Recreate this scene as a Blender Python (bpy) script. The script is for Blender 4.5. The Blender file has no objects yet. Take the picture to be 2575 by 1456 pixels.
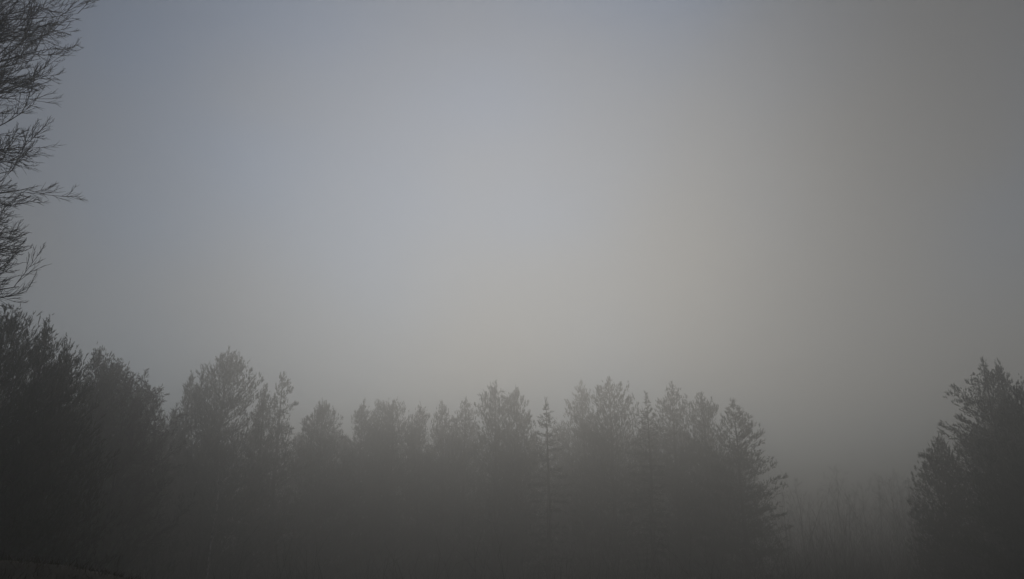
import bpy, math
import numpy as np
from mathutils import Vector

scene = bpy.context.scene
R = math.radians

# ------------------------------------------------------------------ camera, sky, sun, exposure
EYE = np.array([0.0, 0.0, 1.65])
PITCH = R(18.5)
HFOV = R(65.0)
cam_data = bpy.data.cameras.new("camera")
cam_data.sensor_fit = 'HORIZONTAL'
cam_data.angle = HFOV
cam_data.clip_start = 0.1
cam_data.clip_end = 5000
cam = bpy.data.objects.new("camera", cam_data)
scene.collection.objects.link(cam)
cam.location = EYE
cam.rotation_euler = (math.pi / 2 + PITCH, 0, 0)
scene.camera = cam

SUN_EL, SUN_AZ = R(28.0), R(-1.0)          # azimuth from +Y towards +X
SKY_STRENGTH, SUN_STRENGTH, EXPOSURE = 0.12, 1.0, -0.97
HAZE_DENSITY, HAZE_G = 0.0130, 0.84

world = bpy.data.worlds.new("World")
scene.world = world
world.use_nodes = True
nt = world.node_tree
nt.nodes.clear()
N = nt.nodes.new
out = N("ShaderNodeOutputWorld")
bg = N("ShaderNodeBackground")
sky = N("ShaderNodeTexSky")
sky.sky_type = 'NISHITA'
sky.sun_disc = False
sky.sun_elevation = SUN_EL
sky.sun_rotation = SUN_AZ
sky.altitude = 200
sky.air_density = 1.0
sky.dust_density = 0.1
sky.ozone_density = 1.0
bw = N("ShaderNodeRGBToBW")
comb = N("ShaderNodeMix"); comb.data_type = 'RGBA'; comb.blend_type = 'MULTIPLY'
comb.inputs[0].default_value = 1.0
comb.inputs[7].default_value = (1.0, 0.95, 0.87, 1)
tc = N("ShaderNodeTexCoord")
mp = N("ShaderNodeMapping"); mp.inputs[1].default_value = (11.72, 28.404, 21.744)
mp.inputs[3].default_value = (1.0, 1.0, 1.4)
noise = N("ShaderNodeTexNoise")
noise.inputs["Scale"].default_value = 1.7
noise.inputs["Detail"].default_value = 2.0
noise.inputs["Roughness"].default_value = 0.45
ramp = N("ShaderNodeMapRange")
ramp.interpolation_type = 'SMOOTHSTEP'
ramp.inputs[1].default_value = 0.34
ramp.inputs[2].default_value = 0.74
ramp.inputs[3].default_value = 0.12
ramp.inputs[4].default_value = 0.9
mix = N("ShaderNodeMix"); mix.data_type = 'RGBA'
L = nt.links.new
L(sky.outputs[0], bw.inputs[0])
L(bw.outputs[0], comb.inputs[6])
L(tc.outputs["Generated"], mp.inputs[0])
L(mp.outputs[0], noise.inputs["Vector"])
L(noise.outputs[0], ramp.inputs[0])
L(ramp.outputs[0], mix.inputs[0])
L(sky.outputs[0], mix.inputs[6])
L(comb.outputs[2], mix.inputs[7])
L(mix.outputs[2], bg.inputs[0])
bg.inputs[1].default_value = SKY_STRENGTH
L(bg.outputs[0], out.inputs[0])

sun_data = bpy.data.lights.new("sun", 'SUN')
sun_data.energy = SUN_STRENGTH
sun_data.angle = R(40.0)
sun_data.color = (1.0, 0.955, 0.885)
sun = bpy.data.objects.new("sun", sun_data)
scene.collection.objects.link(sun)
sun.location = (0, 60, 60)
sun.rotation_euler = (math.pi / 2 - SUN_EL, 0, math.pi - SUN_AZ)   # light travels from the sun towards the camera

scene.view_settings.view_transform = 'Standard'
scene.view_settings.look = 'None'
scene.view_settings.exposure = EXPOSURE
scene.view_settings.gamma = 1.0
scene.view_settings.use_curve_mapping = False
scene.render.engine = 'CYCLES'
cy = scene.cycles
cy.max_bounces = 6
cy.diffuse_bounces = 2
cy.volume_bounces = 2
cy.transparent_max_bounces = 4
cy.use_denoising = True
cy.use_adaptive_sampling = False

# ------------------------------------------------------------------ helpers
FPX = 1287.5 / math.tan(HFOV / 2)          # photo studied at 2575 x 1456
FWD = np.array([0, math.cos(PITCH), math.sin(PITCH)])
UPV = np.array([0, -math.sin(PITCH), math.cos(PITCH)])

def at(u, v, y):
    """World point seen at photo position (u, v) and standing y metres ahead."""
    d = FWD + (u - 1287.5) / FPX * np.array([1, 0, 0]) - (v - 728.0) / FPX * UPV
    return EYE + d * (y / d[1])

def sstep(a, b, x):
    t = np.clip((np.asarray(x, float) - a) / (b - a), 0, 1)
    return t * t * (3 - 2 * t)

def ground_z(x, y):
    x = np.asarray(x, float); y = np.asarray(y, float)
    z = -6.0 * sstep(6, 62, y) - 1.2 * sstep(62, 200, y)
    z = z + 0.25 * np.sin(x * 0.11 + 1.0) * np.sin(y * 0.09) * sstep(3, 20, np.hypot(x, y))
    # grassy bank on the left of the camera
    z = z + 1.90 * np.exp(-(np.clip(x + 8.4, 0, None) / 5.4) ** 2
                                   - (np.clip(-8.6 - x, 0, None) / 11) ** 2
                                   - ((y - 13.5) / 5.0) ** 2)
    # rises added far behind the tree line, both sides, to darken low fog
    z = z + 15.0 * np.exp(-((x - 150) / 95) ** 2 - ((y - 265) / 70) ** 2) + 11.0 * np.exp(-((x + 190) / 90) ** 2 - ((y - 250) / 70) ** 2)
    z = z + 6.0 * sstep(-14, -40, x) * sstep(10, 30, y) * 0.35
    return z

def link(o, parent=None):
    scene.collection.objects.link(o)
    if parent is not None:
        o.parent = parent
    return o

def mesh_obj(name, verts, faces, mat, parent=None, smooth=False):
    """verts (n,3), faces (m,k) with a fixed k."""
    me = bpy.data.meshes.new(name)
    verts = np.ascontiguousarray(verts, np.float32)
    m, k = faces.shape
    me.vertices.add(len(verts)); me.vertices.foreach_set("co", verts.ravel())
    me.loops.add(m * k); me.loops.foreach_set("vertex_index", np.ascontiguousarray(faces, np.int32).ravel())
    me.polygons.add(m)
    me.polygons.foreach_set("loop_start", np.arange(0, m * k, k, dtype=np.int32))
    if smooth:
        me.polygons.foreach_set("use_smooth", np.ones(m, bool))
    me.update(calc_edges=True)
    me.materials.append(mat)
    return link(bpy.data.objects.new(name, me), parent)

def unit(a):
    return a / np.maximum(np.linalg.norm(a, axis=-1, keepdims=True), 1e-9)

def tubes(P, Rr, k):
    """P (M,n,3) polylines, Rr (M,n) radii -> verts, quads."""
    M, n, _ = P.shape
    T = unit(np.gradient(P, axis=1))
    ref = np.where(np.abs(T[..., 2:3]) > 0.9, np.array([1.0, 0, 0]), np.array([0, 0, 1.0]))
    S = unit(np.cross(T, ref)); U = np.cross(S, T)
    a = np.arange(k) * 2 * math.pi / k
    V = (P[:, :, None, :] + Rr[:, :, None, None] * (np.cos(a)[None, None, :, None] * S[:, :, None, :]
         + np.sin(a)[None, None, :, None] * U[:, :, None, :]))
    base = (np.arange(M) * n * k)[:, None, None]
    i = np.arange(n - 1)[None, :, None] * k
    j = np.arange(k)[None, None, :]
    j2 = (j + 1) % k
    q = np.stack([base + i + j, base + i + j2, base + i + k + j2, base + i + k + j], -1)
    return V.reshape(-1, 3), q.reshape(-1, 4)

def join(parts):
    vs, fs, o = [], [], 0
    for v, f in parts:
        vs.append(v); fs.append(f + o); o += len(v)
    return np.concatenate(vs), np.concatenate(fs)

def tag(o, label, cat, group=None):
    o["label"] = label; o["category"] = cat
    if group: o["group"] = group

# ------------------------------------------------------------------ materials
def mat_noise(name, c1, c2, scale, rough=0.9, bump=0.0, detail=4.0, spec=0.2):
    m = bpy.data.materials.new(name); m.use_nodes = True
    t = m.node_tree; b = t.nodes["Principled BSDF"]
    g = t.nodes.new("ShaderNodeNewGeometry")
    n = t.nodes.new("ShaderNodeTexNoise"); n.inputs["Scale"].default_value = scale
    n.inputs["Detail"].default_value = detail
    r = t.nodes.new("ShaderNodeValToRGB")
    r.color_ramp.elements[0].position = 0.35; r.color_ramp.elements[0].color = (*c1, 1)
    r.color_ramp.elements[1].position = 0.65; r.color_ramp.elements[1].color = (*c2, 1)
    t.links.new(g.outputs["Position"], n.inputs["Vector"])
    t.links.new(n.outputs[0], r.inputs[0]); t.links.new(r.outputs[0], b.inputs["Base Color"])
    b.inputs["Roughness"].default_value = rough
    b.inputs["Specular IOR Level"].default_value = spec
    if bump:
        bp = t.nodes.new("ShaderNodeBump"); bp.inputs["Strength"].default_value = bump
        bp.inputs["Distance"].default_value = 0.05
        t.links.new(n.outputs[0], bp.inputs["Height"]); t.links.new(bp.outputs[0], b.inputs["Normal"])
    return m

M_NEEDLE = mat_noise("pine_needles", (0.035, 0.045, 0.022), (0.070, 0.080, 0.038), 1.3, 0.8)
M_SPRUCE = mat_noise("spruce_needles", (0.028, 0.040, 0.026), (0.050, 0.066, 0.040), 1.6, 0.8)
M_BARK = mat_noise("conifer_bark", (0.045, 0.036, 0.028), (0.10, 0.082, 0.066), 6.0, 0.95, 0.6)
M_TWIG = mat_noise("bare_bark", (0.030, 0.022, 0.022), (0.060, 0.046, 0.044), 8.0, 0.95, 0.5)
M_BIRCH = mat_noise("birch_bark", (0.10, 0.095, 0.085), (0.55, 0.53, 0.48), 5.0, 0.85, 0.2)
M_FIELD = mat_noise("field_turf", (0.038, 0.030, 0.018), (0.075, 0.057, 0.032), 0.9, 0.95, 0.5, 8.0)
M_GRASS = mat_noise("dry_grass", (0.050, 0.038, 0.021), (0.11, 0.082, 0.046), 2.5, 0.85)
M_BRUSH = mat_noise("brush_stems", (0.050, 0.040, 0.034), (0.10, 0.082, 0.068), 3.0, 0.95)

# ------------------------------------------------------------------ ground: one sheet to the limits of sight
def axis_steps(lo, hi, fine_lo, fine_hi, fine, n):
    a = np.linspace(lo, fine_lo, n, endpoint=False)
    b = np.arange(fine_lo, fine_hi, fine)
    c = np.linspace(fine_hi, hi, n)
    return np.concatenate([a, b, c])
gx = axis_steps(-560, 560, -40, 40, 0.6, 64)
gy = axis_steps(-560, 560, -10, 60, 0.6, 64)
GX, GY = np.meshgrid(gx, gy)
rg = np.random.default_rng(5)
GZ = ground_z(GX, GY)
GZ = GZ + rg.normal(0, 0.012, GZ.shape) * (np.hypot(GX, GY) < 60)
nx, ny = len(gx), len(gy)
idx = np.arange(nx * ny).reshape(ny, nx)
quads = np.stack([idx[:-1, :-1], idx[:-1, 1:], idx[1:, 1:], idx[1:, :-1]], -1).reshape(-1, 4)
ground = mesh_obj("ground", np.stack([GX, GY, GZ], -1).reshape(-1, 3), quads, M_FIELD, smooth=True)
ground["kind"] = "structure"

# ------------------------------------------------------------------ conifers
def blades(P, D, Ln, W, rng):
    """One tapering needle blade per row: base P, direction D, length Ln, width W -> verts, tris."""
    s = unit(np.cross(D, unit(rng.normal(size=D.shape))))
    a = P + s * W[:, None] * 0.5; b = P - s * W[:, None] * 0.5
    c = P + D * Ln[:, None]
    v = np.stack([a, b, c], 1).reshape(-1, 3)
    return v, np.arange(len(v)).reshape(-1, 3)

def crown_profile(base, top, sil, y):
    """Silhouette rows (v, u_left, u_right) -> heights and left/right radii in metres about the trunk axis."""
    hs, rl, rr = [top[2] - base[2]], [0.08], [0.08]
    for v, ul, ur in sil:
        if v > 1100 and y > 80:
            g = 1 + 0.22 * min(1.0, (v - 1100) / 120.0); c = 0.5 * (ul + ur); ul, ur = c + (ul - c) * g, c + (ur - c) * g
        pl, pr = at(ul, v, y), at(ur, v, y)
        hs.append(pl[2] - base[2]); rl.append(max(0.1, top[0] - pl[0])); rr.append(max(0.1, pr[0] - top[0]))
    return np.array(hs)[::-1], np.array(rl)[::-1], np.array(rr)[::-1]

def conifer(name, label, group, u, v, y, sil, seed, kind='pine', dens=1.0, floor=0.06, tiers=0.0, shoot=0.46, fill=0.72):
    rng = np.random.default_rng(seed)
    top = at(u, v, y)
    gz = float(ground_z(top[0], top[1]))
    base = np.array([top[0], top[1], gz - 0.1])
    H = top[2] - base[2]
    hs, rl, rr = crown_profile(base, top, sil, y)
    RMAX = float(np.interp(H * 0.45, hs, (rl + rr) / 2))
    root = bpy.data.objects.new(name, None)
    root.empty_display_size = 0.5
    root.location = base
    link(root)
    tag(root, label, "tree", group)
    root["crown_radius"] = RMAX; root["tree_height"] = float(H)
    # trunk
    n = 14
    t = np.linspace(0, 1, n)
    bend = np.cumsum(rng.normal(0, 0.05, (n, 2)), 0) * np.sin(t * math.pi)[:, None]
    TP = np.stack([bend[:, 0], bend[:, 1], t * H * 0.985], -1)
    TR = (0.012 * H + 0.06) * (1 - t) ** 0.9 + 0.015
    TR[0] *= 1.35
    v_, f_ = tubes(TP[None], TR[None], 8)
    mesh_obj("trunk", v_, f_, M_BARK, root, True)
    # whorls of branches
    zs = []
    z = max(H * floor, 0.8)
    sp0 = (0.44 if kind == 'pine' else 0.40) * max(0.7, H / 22)
    while z < H * 0.985:
        k = rng.integers(4, 7) if kind == 'pine' else rng.integers(4, 7)
        for _ in range(k):
            zs.append(min(z + rng.normal(0, 0.12 * (1 - tiers)), H * 0.99))
        z += sp0 * rng.uniform(0.75, 1.25) * (1 + tiers * 1.2) * (0.55 + 0.45 * min(1.0, (H - z) / 4))
    zs = np.array(zs); nb = len(zs)
    az = rng.uniform(0, 2 * math.pi, nb)
    RL, RR = np.interp(zs, hs, rl), np.interp(zs, hs, rr)
    w = (1 + np.cos(az)) / 2
    rad = RL + (RR - RL) * w
    lob = 1 + 0.10 * np.sin(3 * az + zs * 0.9 + seed) * (1 + tiers)
    rad = rad * lob * (rng.uniform(0.55, 1.06, nb) if tiers else rng.uniform(0.72, 1.05, nb))
    rad = rad * (1 - 0.3 * np.clip((zs / H - 0.84) / 0.16, 0, 1))
    rad = np.clip(rad * (1.16 if y > 80 else 1.07), 0.18, None)
    rel = zs / H
    if kind == 'pine':
        rise = (0.28 if tiers < 0.4 else 0.02) + 1.0 * np.clip((rel - 0.55) / 0.45, 0, 1) ** 1.6 + rng.normal(0, 0.12, nb)
        curl = 0.22
    else:
        rise = -0.25 + 0.75 * np.clip((rel - 0.6) / 0.4, 0, 1) + rng.normal(0, 0.10, nb)
        curl = 0.10
    # drop the start so that the tip stays near its whorl's height
    m = 5
    tt = np.linspace(0, 1, m)[None, :]
    hx, hy = np.cos(az)[:, None], np.sin(az)[:, None]
    px = hx * rad[:, None] * tt; py = hy * rad[:, None] * tt
    pz = zs[:, None] + rad[:, None] * (rise[:, None] * (tt - 0.75) + curl * (tt ** 2 - 0.6))
    BP = np.stack([px, py, np.clip(pz, 0.15, H - 0.05)], -1)
    BP[:, 1:] += rng.normal(0, 0.05, (nb, m - 1, 3)) * rad[:, None, None] * 0.5
    # attach to the trunk line
    tx = np.interp(BP[:, :, 2], TP[:, 2], TP[:, 0]); ty = np.interp(BP[:, :, 2], TP[:, 2], TP[:, 1])
    BP[..., 0] += tx; BP[..., 1] += ty
    BR = (0.010 + 0.011 * rad)[:, None] * (1 - 0.85 * tt)
    v_, f_ = tubes(BP, BR, 3)
    mesh_obj("branches", v_, f_, M_BARK, root)["kind"] = "stuff"
    # shoots
    per = rng.poisson(np.clip(rad * (17 if kind == 'pine' else 15) * dens * max(0.6, min(1.3, 80 / y)) * fill + 2, 2, None))
    bi = np.repeat(np.arange(nb), per)
    ns = len(bi)
    s = 1 - rng.random(ns) ** 1.15 * 0.85
    k0 = np.clip((s * (m - 1)).astype(int), 0, m - 2); fr = s * (m - 1) - k0
    P = BP[bi, k0] * (1 - fr)[:, None] + BP[bi, k0 + 1] * fr[:, None]
    T = unit(BP[bi, k0 + 1] - BP[bi, k0])
    side = unit(np.cross(T, np.array([0, 0, 1.0])))
    lat = rng.uniform(-1, 1, ns) * rad[bi] * 0.42 * np.sin(np.clip(s, 0.05, 1) * math.pi * 0.86)
    P = P + side * lat[:, None]
    P[:, 2] += rng.normal(0, 0.26 if tiers < 0.4 else 0.10, ns) + np.abs(lat) * (0.10 if kind == 'pine' else -0.25)
    up = (0.85 if tiers < 0.4 else 0.40) if kind == 'pine' else 0.15
    D = unit(T * 0.55 + side * np.sign(lat)[:, None] * 0.35 + np.array([0, 0, up]) + rng.normal(0, 0.28, (ns, 3)))
    Ls = shoot * rng.uniform(0.55, 1.25, ns) * np.clip(0.55 + rad[bi] * 0.35, 0.5, 1.1)
    # leader and its side candles
    nl = 10
    LP = np.stack([rng.normal(0, 0.10, nl), rng.normal(0, 0.10, nl), H - rng.uniform(0.0, 1.3, nl)], -1)
    LP[:, 0] += TP[-1, 0]; LP[:, 1] += TP[-1, 1]
    LD = unit(np.stack([rng.normal(0, 0.22, nl), rng.normal(0, 0.22, nl), np.ones(nl)], -1))
    P = np.concatenate([P, LP]); D = np.concatenate([D, LD]); Ls = np.concatenate([Ls, np.full(nl, shoot * (1.5 if y > 60 else 0.8))])
    # long pale candles at the tips of the upper branches
    ub = np.repeat(np.where((rel > 0.45) & (rel < 0.93))[0], 2)
    CP = BP[ub, -1] + rng.normal(0, 0.10, (len(ub), 3))
    CD = unit(unit(BP[ub, -1] - BP[ub, -2]) * 0.6 + np.array([0, 0, up]) + rng.normal(0, 0.18, (len(ub), 3)))
    P = np.concatenate([P, CP]); D = np.concatenate([D, CD]); Ls = np.concatenate([Ls, shoot * rng.uniform(0.9, 1.5, len(ub))])
    K = 6
    P6 = np.repeat(P, K, 0); D6 = np.repeat(D, K, 0); L6 = np.repeat(Ls, K)
    o = rng.uniform(0, 0.6, len(P6)); o[::K] = 0
    spread = np.full(len(P6), 0.32); spread[::K] = 0.05
    BD = unit(D6 + rng.normal(0, 1, P6.shape) * spread[:, None])
    BL = L6 * np.where(np.arange(len(P6)) % K == 0, 1.1, rng.uniform(0.4, 0.75, len(P6)))
    v_, f_ = blades(P6 + D6 * (o * L6)[:, None], BD, BL, rng.uniform(0.052, 0.09, len(P6)) * min(1.2, y / 85), rng)
    v_[:, 2] = np.clip(v_[:, 2], 0.05, None)
    mesh_obj("crown", v_, f_, M_NEEDLE if kind == 'pine' else M_SPRUCE, root)["kind"] = "stuff"
    return root

# ------------------------------------------------------------------ bare broadleaf trees
def grow(P0, D0, Ln, nseg, rng, wob, trop):
    """Polylines from starts P0 along D0; wob jitters, trop bends upward."""
    M = len(P0)
    pts = [P0]; d = D0.copy(); p = P0.copy()
    step = (Ln / nseg)[:, None]
    for i in range(nseg):
        d = unit(d + rng.normal(0, wob, (M, 3)) + np.array([0, 0, trop]))
        p = p + d * step
        pts.append(p)
    return np.stack(pts, 1)

def spawn(PL, RD, LN, per, s0, rng, ang, ratio, rmin, flat=0.0):
    """Children along parent polylines: starts, directions, lengths, radii."""
    M, n, _ = PL.shape
    bi = np.repeat(np.arange(M), per)
    s = s0 + (1 - s0) * (np.tile(np.arange(per), M) + rng.random(M * per)) / per
    s = np.clip(s, 0, 0.995)
    k = (s * (n - 1)).astype(int); f = (s * (n - 1) - k)[:, None]
    P = PL[bi, k] * (1 - f) + PL[bi, k + 1] * f
    T = unit(PL[bi, k + 1] - PL[bi, k])
    q = rng.normal(size=T.shape); q = unit(q - (q * T).sum(-1, keepdims=True) * T)
    a = rng.normal(ang, 0.16, len(P))[:, None]
    D = unit(T * np.cos(a) + q * np.sin(a))
    Lc = LN[bi] * ratio * (1.12 - 0.62 * s) * rng.uniform(0.7, 1.25, len(P))
    r = np.maximum(rmin, (RD[bi, k] * (1 - f[:, 0]) + RD[bi, k + 1] * f[:, 0]) * 0.62)
    return P, D, Lc, r, bi

def taper(r, n, end=0.35):
    return r[:, None] * np.linspace(1, end, n)[None, :]

def bare_tree(name, label, group, base, H, seed, limbs, lv=(7, 7, 6), spread=0.7, start=0.28,
              rmin=0.006, bark=None, lean=(0, 0), tr=None, limb_ratio=0.42, twig_parts=True, specs=None, shrink=(1.18, 0.85), toward=None):
    rng = np.random.default_rng(seed)
    bark = bark or M_TWIG
    root = bpy.data.objects.new(name, None); root.location = base; root.empty_display_size = 0.5
    link(root); tag(root, label, "tree", group)
    n = 13
    t = np.linspace(0, 1, n)
    wob = np.cumsum(rng.normal(0, 0.006 * H, (n, 2)), 0) * t[:, None]
    TP = np.stack([wob[:, 0] + lean[0] * t ** 1.5, wob[:, 1] + lean[1] * t ** 1.5, t * H * 0.93 - 0.05], -1)
    tr = tr or 0.014 * H
    TR = tr * (1 - 0.93 * t ** 0.9); TR[0] *= 1.4
    v_, f_ = tubes(TP[None], TR[None], 10)
    mesh_obj("trunk", v_, f_, bark, root, True)
    # main limbs
    s = start + (1 - start) * (np.arange(limbs) + rng.random(limbs) * 0.6) / limbs
    s = np.clip(s, 0, 0.985)
    k = (s * (n - 1)).astype(int); f = (s * (n - 1) - k)[:, None]
    P = TP[k] * (1 - f) + TP[k + 1] * f
    az = np.arange(limbs) * 2.399 + rng.uniform(0, 6.28) + rng.normal(0, 0.3, limbs)
    if toward is not None:      # an edge tree grows most of its limbs to the open side
        side_ = np.arange(limbs) % 4 != 0
        az = np.where(side_, toward + 0.8 * np.sin(np.arange(limbs) * 2.399) + rng.normal(0, 0.15, limbs), az)
    el = (1 - spread) * 1.3 + 0.5 * s + rng.normal(0, 0.08, limbs)
    D = np.stack([np.cos(az) * np.cos(el), np.sin(az) * np.cos(el), np.sin(el)], -1)
    Ln = H * limb_ratio * (shrink[0] - shrink[1] * s) * np.clip((1.04 - s) / 0.2, 0.3, 1) * rng.uniform(0.85, 1.15, limbs)
    LR = np.maximum(TR[k] * 0.42, 0.02)
    LP = grow(P, D, Ln, 8, rng, 0.07, 0.035)
    LRD = taper(LR, 9, 0.12)
    v_, f_ = tubes(LP, LRD, 6)
    if twig_parts:
        step_v, step_f = 9 * 6, 8 * 6
        limb_objs = []
        for i in range(limbs):
            limb_objs.append(mesh_obj("limb", v_[i * step_v:(i + 1) * step_v], f_[i * step_f:(i + 1) * step_f] - i * step_v, bark, root, True))
    else:
        mesh_obj("branches", v_, f_, bark, root)["kind"] = "stuff"
    owner = np.arange(limbs)
    parts = [[] for _ in range(limbs)]
    PL, RD, LN = LP, LRD, Ln
    specs = specs or [(0.75, 0.46, 0.012, 5, 0.09, 0.05), (0.70, 0.50, 0.006, 4, 0.10, 0.06), (0.62, 0.52, 0.0, 3, 0.12, 0.08)]
    allp = []
    for lvl, per in enumerate(lv):
        ang, ratio, rm, seg, wb, trp = specs[lvl]
        P, D, Lc, r, bi = spawn(PL, RD, LN, per, 0.18 if lvl == 0 else 0.12, rng, ang, ratio, max(rmin, rm * H / 20))
        owner = owner[bi]
        if lvl == len(lv) - 1:
            r = np.full(len(r), rmin)
        PL = grow(P, D, Lc, seg, rng, wb, trp)
        PL[..., 2] = np.maximum(PL[..., 2], 0.2)
        RD = taper(r, seg + 1, 0.4)
        LN = Lc
        allp.append((PL, RD, owner.copy()))
    if twig_parts:
        for i in range(limbs):
            ps = [tubes(a[o == i], b[o == i], 3) for a, b, o in allp]
            v_, f_ = join(ps)
            mesh_obj("twigs", v_, f_, bark, limb_objs[i])["kind"] = "stuff"
    else:
        v_, f_ = join([tubes(a, b, 3) for a, b, o in allp])
        mesh_obj("crown", v_, f_, bark, root)["kind"] = "stuff"
    return root

# --- the big bare tree whose branches reach in from the left
b0 = np.array([-12.75, 14.0, 0.0]); b0[2] = float(ground_z(b0[0], b0[1]))
bare_tree("bare_tree", "large bare tree reaching dark leafless twigs in from the upper left edge", None,
          b0, 16.5, 21, 130, lv=(8, 7, 5), spread=0.88, start=0.28, rmin=0.0055, limb_ratio=0.225, tr=0.19, shrink=(0.80, -0.10), toward=-0.25,
          specs=[(0.62, 0.48, 0.011, 5, 0.05, 0.06), (0.50, 0.52, 0.008, 4, 0.06, 0.07), (0.50, 0.54, 0.0, 2, 0.08, 0.08)])

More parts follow.
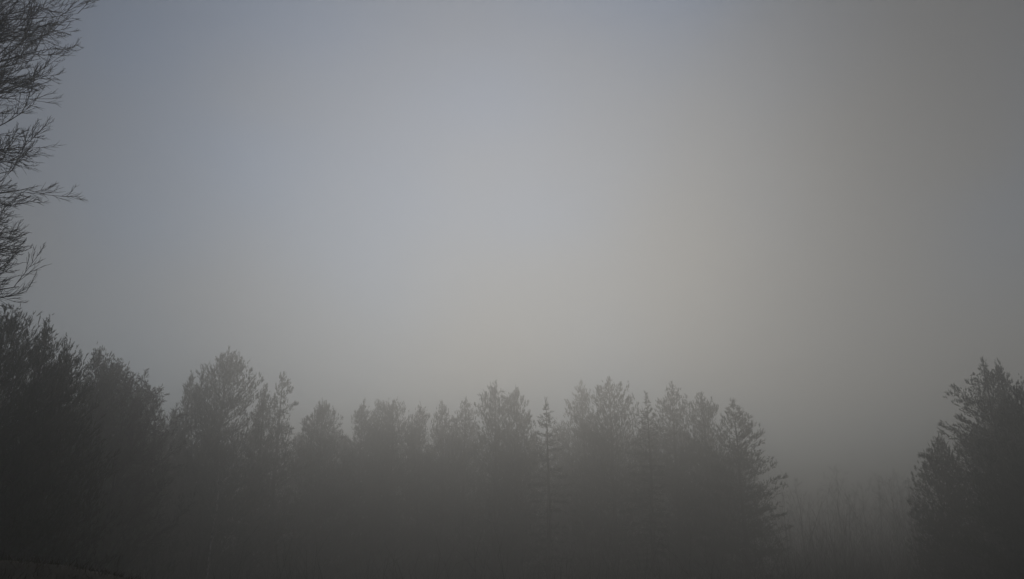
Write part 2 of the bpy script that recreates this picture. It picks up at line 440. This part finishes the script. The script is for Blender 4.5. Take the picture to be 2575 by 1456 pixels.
# --- conifers of the forest edge, left to right
G1 = "pines of the dark stand on the left"
G2 = "conifers along the hazy tree line in the middle"
G3 = "pines at the right edge"
PINES = [
 # label, group, u, v, depth, silhouette, kwargs
 ("tall dark pine cut off by the left edge, tallest of the left stand", G1, 22, 772, 24,
  [(795, -5, 52), (820, -35, 75), (860, -75, 105), (960, -110, 130), (1100, -130, 150), (1450, -150, 160)], {}),
 ("narrow dark pine with a small pointed top just right of the tallest left pine", G1, 122, 818, 26,
  [(840, 108, 138), (880, 98, 155), (950, 85, 175), (1100, 60, 205), (1450, 40, 220)], {}),
 ("dark pine stepping down at the right shoulder of the pointed left pine", G1, 172, 868, 28,
  [(890, 152, 192), (930, 140, 210), (1000, 125, 225), (1150, 100, 260), (1450, 90, 270)], {}),
 ("dark pine with rounded tufted top just past the notch in the left stand", G1, 252, 880, 40,
  [(900, 230, 276), (940, 214, 296), (1000, 205, 315), (1150, 190, 340), (1450, 180, 350)], {}),
 ("dark grey pine right of the rounded tufted pine, a little lower", G1, 296, 905, 46,
  [(925, 276, 318), (965, 262, 340), (1050, 250, 365), (1200, 235, 390), (1450, 230, 400)], {}),
 ("grey pine low on the sloping right end of the left stand, behind bare twigs", G1, 352, 965, 54,
  [(985, 330, 378), (1030, 312, 398), (1100, 300, 420), (1250, 290, 440), (1450, 280, 450)], {}),
 ("small low grey conifer in the dip between the left stand and the broad dome pine", G2, 440, 1035, 70,
  [(1055, 424, 456), (1090, 412, 468), (1160, 400, 480), (1450, 380, 500)], {}),
 ("slim pine forming the left shoulder of the broad dome pine", G2, 482, 943, 72,
  [(960, 472, 496), (1000, 462, 512), (1060, 456, 525), (1200, 440, 545), (1450, 430, 555)], {}),
 ("broad dome shaped pine, biggest crown left of centre", G2, 575, 880, 70,
  [(897, 556, 594), (920, 530, 616), (950, 512, 630), (990, 498, 642), (1040, 484, 650), (1120, 472, 668), (1250, 460, 690), (1450, 450, 700)], {}),
 ("thin pine spike just right of the broad dome pine", G2, 667, 972, 76,
  [(990, 656, 680), (1030, 645, 695), (1100, 635, 705), (1250, 620, 720), (1450, 615, 725)], dict(dens=0.8)),
 ("ragged open pine with gaps in its crown standing right of the broad dome pine", G2, 712, 940, 78,
  [(955, 692, 730), (985, 682, 742), (1005, 690, 745), (1025, 676, 738), (1055, 662, 752), (1080, 660, 758), (1150, 650, 775), (1300, 640, 785), (1450, 640, 785)], dict(dens=0.6, tiers=0.6)),
 ("low pointed pine right of the ragged open pine", G2, 812, 1010, 84,
  [(1030, 795, 832), (1060, 778, 848), (1100, 764, 862), (1200, 745, 880), (1450, 735, 890)], {}),
 ("thin pine spire on the right side of the pale V shaped gap", G2, 912, 1012, 92,
  [(1030, 900, 924), (1060, 884, 938), (1100, 874, 950), (1200, 860, 965), (1450, 850, 975)], {}),
 ("small pine lump leaning on the left of the round topped pine", G2, 953, 1008, 94,
  [(1025, 940, 968), (1060, 932, 980), (1150, 920, 995), (1450, 910, 1005)], {}),
 ("round topped dense pine between the thin spire and two small pines", G2, 990, 1004, 93,
  [(1014, 970, 1008), (1030, 958, 1022), (1060, 946, 1032), (1150, 935, 1045), (1450, 925, 1060)], {}),
 ("left of two small low pines left of the twin topped pair near the centre", G2, 1058, 1018, 96,
  [(1035, 1044, 1072), (1070, 1032, 1086), (1150, 1020, 1100), (1450, 1010, 1110)], {}),
 ("right of two small low pines left of the twin topped pair, with a thin tip", G2, 1112, 1014, 96,
  [(1032, 1100, 1126), (1065, 1086, 1140), (1150, 1070, 1155), (1450, 1060, 1165)], {}),
 ("short blunt pine tucked against the left of the twin topped pair near the centre", G2, 1172, 1006, 95,
  [(1022, 1154, 1190), (1060, 1142, 1204), (1150, 1130, 1215), (1450, 1120, 1225)], dict(dens=0.8)),
 ("left and higher pine of the twin topped pair near the centre", G2, 1246, 964, 88,
  [(982, 1226, 1266), (1005, 1208, 1284), (1040, 1200, 1296), (1120, 1190, 1310), (1450, 1175, 1320)], {}),
 ("right and lower pine of the twin topped pair near the centre", G2, 1297, 976, 89,
  [(992, 1280, 1310), (1020, 1264, 1324), (1070, 1254, 1334), (1150, 1245, 1345), (1450, 1240, 1350)], {}),
 ("tall faint pine at the left shoulder of the big rounded pine, right of centre", G2, 1460, 962, 98,
  [(985, 1444, 1476), (1015, 1428, 1492), (1060, 1412, 1505), (1150, 1400, 1520), (1450, 1390, 1530)], dict(dens=0.85)),
 ("big rounded bushy pine right of centre, highest of the right hand clump", G2, 1530, 954, 88,
  [(968, 1506, 1552), (990, 1490, 1574), (1020, 1478, 1592), (1060, 1470, 1602), (1150, 1455, 1615), (1450, 1440, 1630)], {}),
 ("pine with a peaked top right of the small slender spruce", G2, 1690, 968, 90,
  [(985, 1674, 1706), (1010, 1660, 1722), (1050, 1646, 1736), (1150, 1630, 1755), (1450, 1615, 1770)], {}),
 ("flat topped pine right of the peaked pine in the right hand clump", G2, 1764, 992, 88,
  [(1006, 1744, 1786), (1030, 1734, 1802), (1080, 1724, 1815), (1200, 1710, 1830), (1450, 1700, 1840)], {}),
 ("wide pine with level tiered boughs at the right end of the hazy tree line", G2, 1843, 1008, 80,
  [(1025, 1830, 1858), (1050, 1820, 1880), (1085, 1808, 1902), (1110, 1800, 1912), (1140, 1790, 1925), (1185, 1780, 1940), (1260, 1770, 1942), (1330, 1765, 1945), (1450, 1760, 1950)], dict(tiers=0.5, dens=1.35)),
 ("tall ragged pine on the right, left of a pair of twin tops", G3, 2470, 906, 58,
  [(930, 2448, 2486), (965, 2428, 2500), (1010, 2402, 2520), (1060, 2380, 2540), (1100, 2362, 2550), (1200, 2335, 2570), (1450, 2320, 2590)], dict(tiers=0.5)),
 ("tall ragged pine on the right, right of a pair of twin tops", G3, 2508, 910, 60,
  [(935, 2494, 2524), (980, 2480, 2545), (1050, 2465, 2570), (1150, 2450, 2590), (1450, 2430, 2620)], {}),
 ("dark pine cut off by the right edge of the photo", G3, 2566, 955, 50,
  [(980, 2546, 2590), (1030, 2525, 2615), (1120, 2500, 2650), (1250, 2480, 2680), (1450, 2470, 2700)], {}),
 ("lower grey pine spreading left below the twin topped right pines", G3, 2362, 1098, 64,
  [(1118, 2348, 2378), (1150, 2334, 2395), (1200, 2318, 2412), (1300, 2304, 2440), (1450, 2295, 2460)], {}),
 # dimmer trees standing behind and filling the wall of foliage
 ("dim low pine behind the dip right of the left stand", G2, 400, 1075, 84,
  [(1100, 380, 422), (1150, 360, 445), (1300, 340, 470), (1450, 330, 480)], {}),
 ("dim low pine behind and between the ragged open pine and the low pointed pine", G2, 762, 1085, 98,
  [(1105, 742, 784), (1150, 720, 806), (1300, 700, 830), (1450, 690, 840)], {}),
 ("dim low pine closing the bottom of the pale V shaped gap", G2, 868, 1098, 104,
  [(1118, 850, 888), (1160, 832, 905), (1300, 815, 925), (1450, 810, 930)], {}),
 ("dim low pine behind the round topped pine and the two small pines", G2, 1036, 1062, 108,
  [(1085, 1016, 1056), (1130, 1000, 1075), (1300, 980, 1095), (1450, 975, 1100)], {}),
 ("dim low pine behind the gap left of the sparse spruce", G2, 1342, 1085, 106,
  [(1105, 1324, 1360), (1150, 1306, 1380), (1300, 1290, 1400), (1450, 1285, 1405)], {}),
 ("dim low pine behind the gap right of the sparse spruce", G2, 1412, 1062, 110,
  [(1085, 1394, 1430), (1130, 1378, 1450), (1300, 1360, 1470), (1450, 1355, 1475)], {}),
 ("dim low pine behind the small slender spruce", G2, 1622, 1062, 108,
  [(1085, 1602, 1644), (1130, 1584, 1664), (1300, 1565, 1685), (1450, 1560, 1690)], {}),
 ("dim low pine behind the broad dome pine, filling its left foot", G2, 525, 1090, 96,
  [(1112, 499, 551), (1155, 465, 585), (1310, 447, 603), (1450, 441, 609)], {}),
 ("dim low pine behind the space between the dome pine and the ragged pine", G2, 640, 1070, 100,
  [(1092, 618, 662), (1135, 588, 692), (1290, 570, 710), (1450, 564, 716)], {}),
 ("dim low pine behind the low pointed pine", G2, 820, 1080, 112,
  [(1102, 798, 842), (1145, 768, 872), (1300, 750, 890), (1450, 744, 896)], {}),
 ("dim low pine behind the thin spire and the round topped pine", G2, 945, 1075, 112,
  [(1097, 924, 966), (1140, 895, 995), (1295, 877, 1013), (1450, 871, 1019)], {}),
 ("dim low pine behind the right one of the two small low pines", G2, 1120, 1062, 116,
  [(1084, 1099, 1141), (1127, 1070, 1170), (1282, 1052, 1188), (1450, 1046, 1194)], {}),
 ("dim low pine behind the short blunt pine beside the twin tops", G2, 1190, 1070, 114,
  [(1092, 1170, 1210), (1135, 1142, 1238), (1290, 1124, 1256), (1450, 1118, 1262)], {}),
 ("dim low pine behind the twin topped pair near the centre", G2, 1275, 1085, 116,
  [(1107, 1252, 1298), (1150, 1220, 1330), (1305, 1202, 1348), (1450, 1196, 1354)], {}),
 ("dim low pine behind the tall faint pine, right of centre", G2, 1470, 1070, 118,
  [(1092, 1448, 1492), (1135, 1418, 1522), (1290, 1400, 1540), (1450, 1394, 1546)], {}),
 ("dim low pine behind the big rounded bushy pine", G2, 1550, 1075, 118,
  [(1097, 1527, 1573), (1140, 1495, 1605), (1295, 1477, 1623), (1450, 1471, 1629)], {}),
 ("dim low pine behind the peaked pine", G2, 1695, 1075, 116,
  [(1097, 1672, 1718), (1140, 1640, 1750), (1295, 1622, 1768), (1450, 1616, 1774)], {}),
 ("dim low pine behind the flat topped pine", G2, 1780, 1090, 114,
  [(1112, 1758, 1802), (1155, 1728, 1832), (1310, 1710, 1850), (1450, 1704, 1856)], {}),
 ("dim low pine behind the tiered pine at the end of the line", G2, 1850, 1130, 108,
  [(1152, 1829, 1871), (1195, 1800, 1900), (1350, 1782, 1918), (1450, 1776, 1924)], {}),
]
def copy_tree(src, label, group, u, v, y, w_px, turn):
    """A copy of a built conifer with copies of its parts, sized to its own height and width."""
    top = at(u, v, y)
    gz = float(ground_z(top[0], top[1])) - 0.1
    w = at(u + w_px, 1250, y)[0] - at(u, 1250, y)[0]
    o = src.copy(); link(o)
    o.location = (top[0], top[1], gz)
    k = w / src["crown_radius"]
    o.scale = (k, k, (top[2] - gz) / src["tree_height"])
    o.rotation_euler = (0, 0, turn)
    tag(o, label, "tree", group)
    for ch in src.children:
        c = ch.copy(); link(c); c.parent = o
    return o

STAND_FILL = [
 ("dark pine filling in behind the tallest pine of the left stand", G1, 60, 850, 36, 110),
 ("dark pine filling in behind the narrow pointed pine of the left stand", G1, 140, 920, 38, 110),
 ("dark pine filling in behind the low shoulder of the left stand", G1, 215, 960, 41, 100),
 ("dark pine filling in behind the right end of the left stand", G1, 310, 1010, 60, 90),
 ("dark pine filling in behind the twin topped right pines", G3, 2515, 985, 66, 85),
 ("grey pine filling in behind the lower grey pine on the right", G3, 2440, 1085, 70, 70),
]
built = []
for i, (lab, grp, u, v, y, sil, kw) in enumerate(PINES):
    if grp == G2: y *= 1.2
    if grp == G1: y *= 1.25
    if grp == G3: y *= 1.15
    if lab.startswith("dim"):
        src = built[(8, 11, 14, 18, 21, 22)[i % 6]]
        copy_tree(src, lab, grp, u, v, y, 1.15 * max(abs(sil[2][1] - u), abs(sil[2][2] - u)), 1.1 + i * 1.7)
    else:
        if y < 78: kw = dict(dict(shoot=0.34, dens=1.4), **kw)
        built.append(conifer("pine_tree", lab, grp, u, v, y, sil, 100 + i * 7, **kw))
for i, (lab, grp, u, v, y, w) in enumerate(STAND_FILL):
    copy_tree(built[(8, 21, 14)[i % 3]], lab, grp, u, v, y * (1.25 if grp == G1 else 1.15), w, 0.6 + 2.1 * i)
for o in built:
    del o["crown_radius"], o["tree_height"]
for o in scene.objects:
    for key in ("crown_radius", "tree_height"):
        if key in o: del o[key]

SPRUCES = [
 ("sparse slender spruce alone in the gap right of the central twin topped pair", 1373, 1006, 96,
  [(1025, 1366, 1381), (1050, 1358, 1389), (1080, 1350, 1398), (1120, 1345, 1404), (1200, 1338, 1410), (1450, 1325, 1420)], dict(dens=0.75, tiers=0.7)),
 ("small slender dark spruce poking up between the rounded and the peaked pine", 1625, 992, 92,
  [(1008, 1619, 1632), (1030, 1611, 1640), (1060, 1603, 1650), (1120, 1592, 1660), (1450, 1575, 1675)], dict(dens=0.9, tiers=0.5)),
]
for i, (lab, u, v, y, sil, kw) in enumerate(SPRUCES):
    sp = conifer("spruce_tree", lab, G2, u, v, y, sil, 900 + i * 13, kind='spruce', shoot=0.42, **kw)
    del sp["crown_radius"], sp["tree_height"]

# --- leafless trees: on the slope of the left stand and in the gap on the right
def bare_at(label, group, u, v, y, seed, limbs=12, spread=0.6, lv=(6, 6, 5), rmin=0.012, name="bare_tree", bark=None, start=0.3, lr=0.36):
    top = at(u, v, y)
    gz = float(ground_z(top[0], top[1]))
    bare_tree(name, label, group, np.array([top[0], top[1], gz]), (top[2] - gz), seed, limbs, lv, spread, start,
              rmin, bark, limb_ratio=lr, twig_parts=False, tr=0.0095 * (top[2] - gz))
GB = "bare trees in the gap on the right"
bare_at("soft grey bare tree on the right slope of the left stand, nearer the pines", "bare trees beside the left stand", 340, 905, 50, 41, 22, 0.42, (8, 7, 5), 0.014)
bare_at("soft grey bare tree ending the left stand, the lower one by the dip", "bare trees beside the left stand", 385, 940, 56, 42, 22, 0.42, (8, 7, 5), 0.014)
bare_at("thin bare tree in the right gap, nearest the tiered pine", GB, 2003, 1183, 127, 51, 9, 0.35, (5, 5, 4))
bare_at("tallest thin bare tree in the middle of the right gap", GB, 2092, 1148, 124, 52, 9, 0.3, (5, 5, 4))
bare_at("short faint bare tree between the two thin bare trees in the right gap", GB, 2045, 1208, 143, 53, 9, 0.45, (5, 5, 4))
bare_at("faint twiggy bare tree right of the tallest thin one in the right gap", GB, 2160, 1188, 137, 54, 11, 0.5, (6, 5, 5))
bare_at("twiggy bare tree in the right gap, left of the lower grey pine", GB, 2228, 1178, 127, 55, 12, 0.5, (6, 6, 5))
bare_at("bushy bare tree against the left of the lower grey pine", GB, 2285, 1183, 116, 56, 12, 0.5, (6, 6, 5))
bare_at("faint bare tree just right of the tiered pine, thinner than its neighbour", GB, 1965, 1218, 132, 61, 9, 0.4, (5, 5, 4))
bare_at("low bare sapling between the tallest thin tree and the twiggy trees in the right gap", GB, 2125, 1223, 121, 62, 10, 0.45, (5, 5, 4))
bare_at("slim faint bare tree behind the twiggy trees in the right gap", GB, 2195, 1168, 156, 63, 10, 0.4, (6, 5, 4))
bare_at("faint bare tree half hidden behind the bushy one by the lower grey pine", GB, 2258, 1163, 153, 64, 10, 0.45, (6, 5, 4))
bare_at("pale thin birch stem in front of the broad dome pine", None, 556, 1120, 62, 57, 6, 0.3, (4, 4, 3), 0.006, "birch_tree", M_BIRCH, 0.55, 0.2)

# --- brush under the trees: a mass nobody could count
def brush(label, seed, n, u0, u1, y0, y1, hmean):
    rng = np.random.default_rng(seed)
    y = rng.uniform(y0, y1, n)
    u = rng.uniform(u0, u1, n)
    x = (u - 1287.5) / FPX * y * 1.04
    z = ground_z(x, y)
    P = np.stack([x, y, z], -1)
    D = unit(np.stack([rng.normal(0, 0.22, n), rng.normal(0, 0.22, n), np.ones(n)], -1))
    Ln = np.minimum(rng.gamma(6, hmean / 6, n), 1.7 * hmean) + 0.5
    PL = grow(P, D, Ln, 4, rng, 0.10, 0.05)
    RD = taper(rng.uniform(0.012, 0.035, n), 5, 0.25)
    p2, d2, l2, r2, _ = spawn(PL, RD, Ln, 6, 0.2, rng, 0.55, 0.42, 0.009)
    PL2 = grow(p2, d2, l2, 2, rng, 0.12, 0.06)
    v_, f_ = join([tubes(PL, RD, 3), tubes(PL2, taper(r2, 3, 0.4), 3)])
    o = mesh_obj("brush", v_, f_, M_BRUSH)
    o["kind"] = "stuff"; tag(o, label, "brush")
brush("grey leafless brush filling the low gap on the right", 77, 2400, 1900, 2450, 70, 130, 7.4)
def added_far_wood():
    """Leafless wood added on the far rises to darken the fog near the horizon."""
    rng = np.random.default_rng(91)
    n = 800
    x = np.concatenate([rng.normal(150, 75, n), rng.normal(-190, 70, n // 3)])
    y = np.concatenate([rng.normal(262, 45, n), rng.normal(250, 45, n // 3)])
    keep = (y > 170) & (y < 380); x, y = x[keep], y[keep]; n = len(x)
    P = np.stack([x, y, ground_z(x, y)], -1)
    D = unit(np.stack([rng.normal(0, 0.05, n), rng.normal(0, 0.05, n), np.ones(n)], -1))
    Ln = rng.uniform(8, 14, n)
    PL = grow(P, D, Ln, 4, rng, 0.03, 0.05); RD = taper(rng.uniform(0.06, 0.14, n), 5, 0.2)
    p2, d2, l2, r2, _ = spawn(PL, RD, Ln, 7, 0.3, rng, 0.6, 0.34, 0.03)
    PL2 = grow(p2, d2, l2, 2, rng, 0.12, 0.08)
    v_, f_ = join([tubes(PL, RD, 3), tubes(PL2, taper(r2, 3, 0.4), 3)])
    o = mesh_obj("added_far_wood", v_, f_, M_BRUSH)
    o["kind"] = "stuff"; tag(o, "faint far wood added behind the trees to darken the low fog", "wood")
added_far_wood()  # this wood is added so the horizon fog turns darker
brush("leafless brush added to darken the foot of the middle tree line", 79, 2400, 330, 1960, 46, 100, 4.2)  # nearer stems added to make the tree wall darken towards its foot

# --- dry grass on the near bank
def grass():
    rng = np.random.default_rng(78)
    n = 60000
    x = rng.uniform(-24, 1.5, n); y = rng.uniform(5.5, 21, n)
    x = x + 0.15 * np.sin(y * 9) ; z = ground_z(x, y) - 0.01
    P = np.stack([x, y, z], -1)
    D = unit(np.stack([rng.normal(0.15, 0.5, n), rng.normal(0, 0.5, n), np.ones(n) * 0.9], -1))
    v_, f_ = blades(P, D, rng.gamma(5, 0.022, n), rng.uniform(0.006, 0.012, n), rng)
    o = mesh_obj("dry_grass", v_, f_, M_GRASS)
    o["kind"] = "stuff"; tag(o, "short brown dry grass on the dark bank at lower left", "grass")
grass()

# ------------------------------------------------------------------ haze: one closed box of even fog
ztop = 0.0
bpy.context.view_layer.update()
for o in scene.objects:
    if o.type == 'MESH':
        zz = max((o.matrix_world @ Vector(c)).z for c in o.bound_box)
        ztop = max(ztop, zz)
ztop += 0.6
zbot = float(GZ.min()) - 1.0
hx = 565.0
hv = np.array([[sx * hx, sy * hx, z] for z in (zbot, ztop) for sx, sy in ((-1, -1), (1, -1), (1, 1), (-1, 1))])
hf = np.array([[0, 3, 2, 1], [4, 5, 6, 7], [0, 1, 5, 4], [1, 2, 6, 5], [2, 3, 7, 6], [3, 0, 4, 7]])
M_HAZE = bpy.data.materials.new("haze"); M_HAZE.use_nodes = True
ht = M_HAZE.node_tree; ht.nodes.clear()
ho = ht.nodes.new("ShaderNodeOutputMaterial"); hvn = ht.nodes.new("ShaderNodeVolumePrincipled")
hvn.inputs["Color"].default_value = (0.64, 0.632, 0.612, 1)
hvn.inputs["Density"].default_value = HAZE_DENSITY
hvn.inputs["Anisotropy"].default_value = HAZE_G
ht.links.new(hvn.outputs[0], ho.inputs["Volume"])
haze = mesh_obj("haze", hv, hf, M_HAZE)
haze["kind"] = "stuff"
haze["label"] = "even grey morning fog filling the whole view"; haze["category"] = "fog"
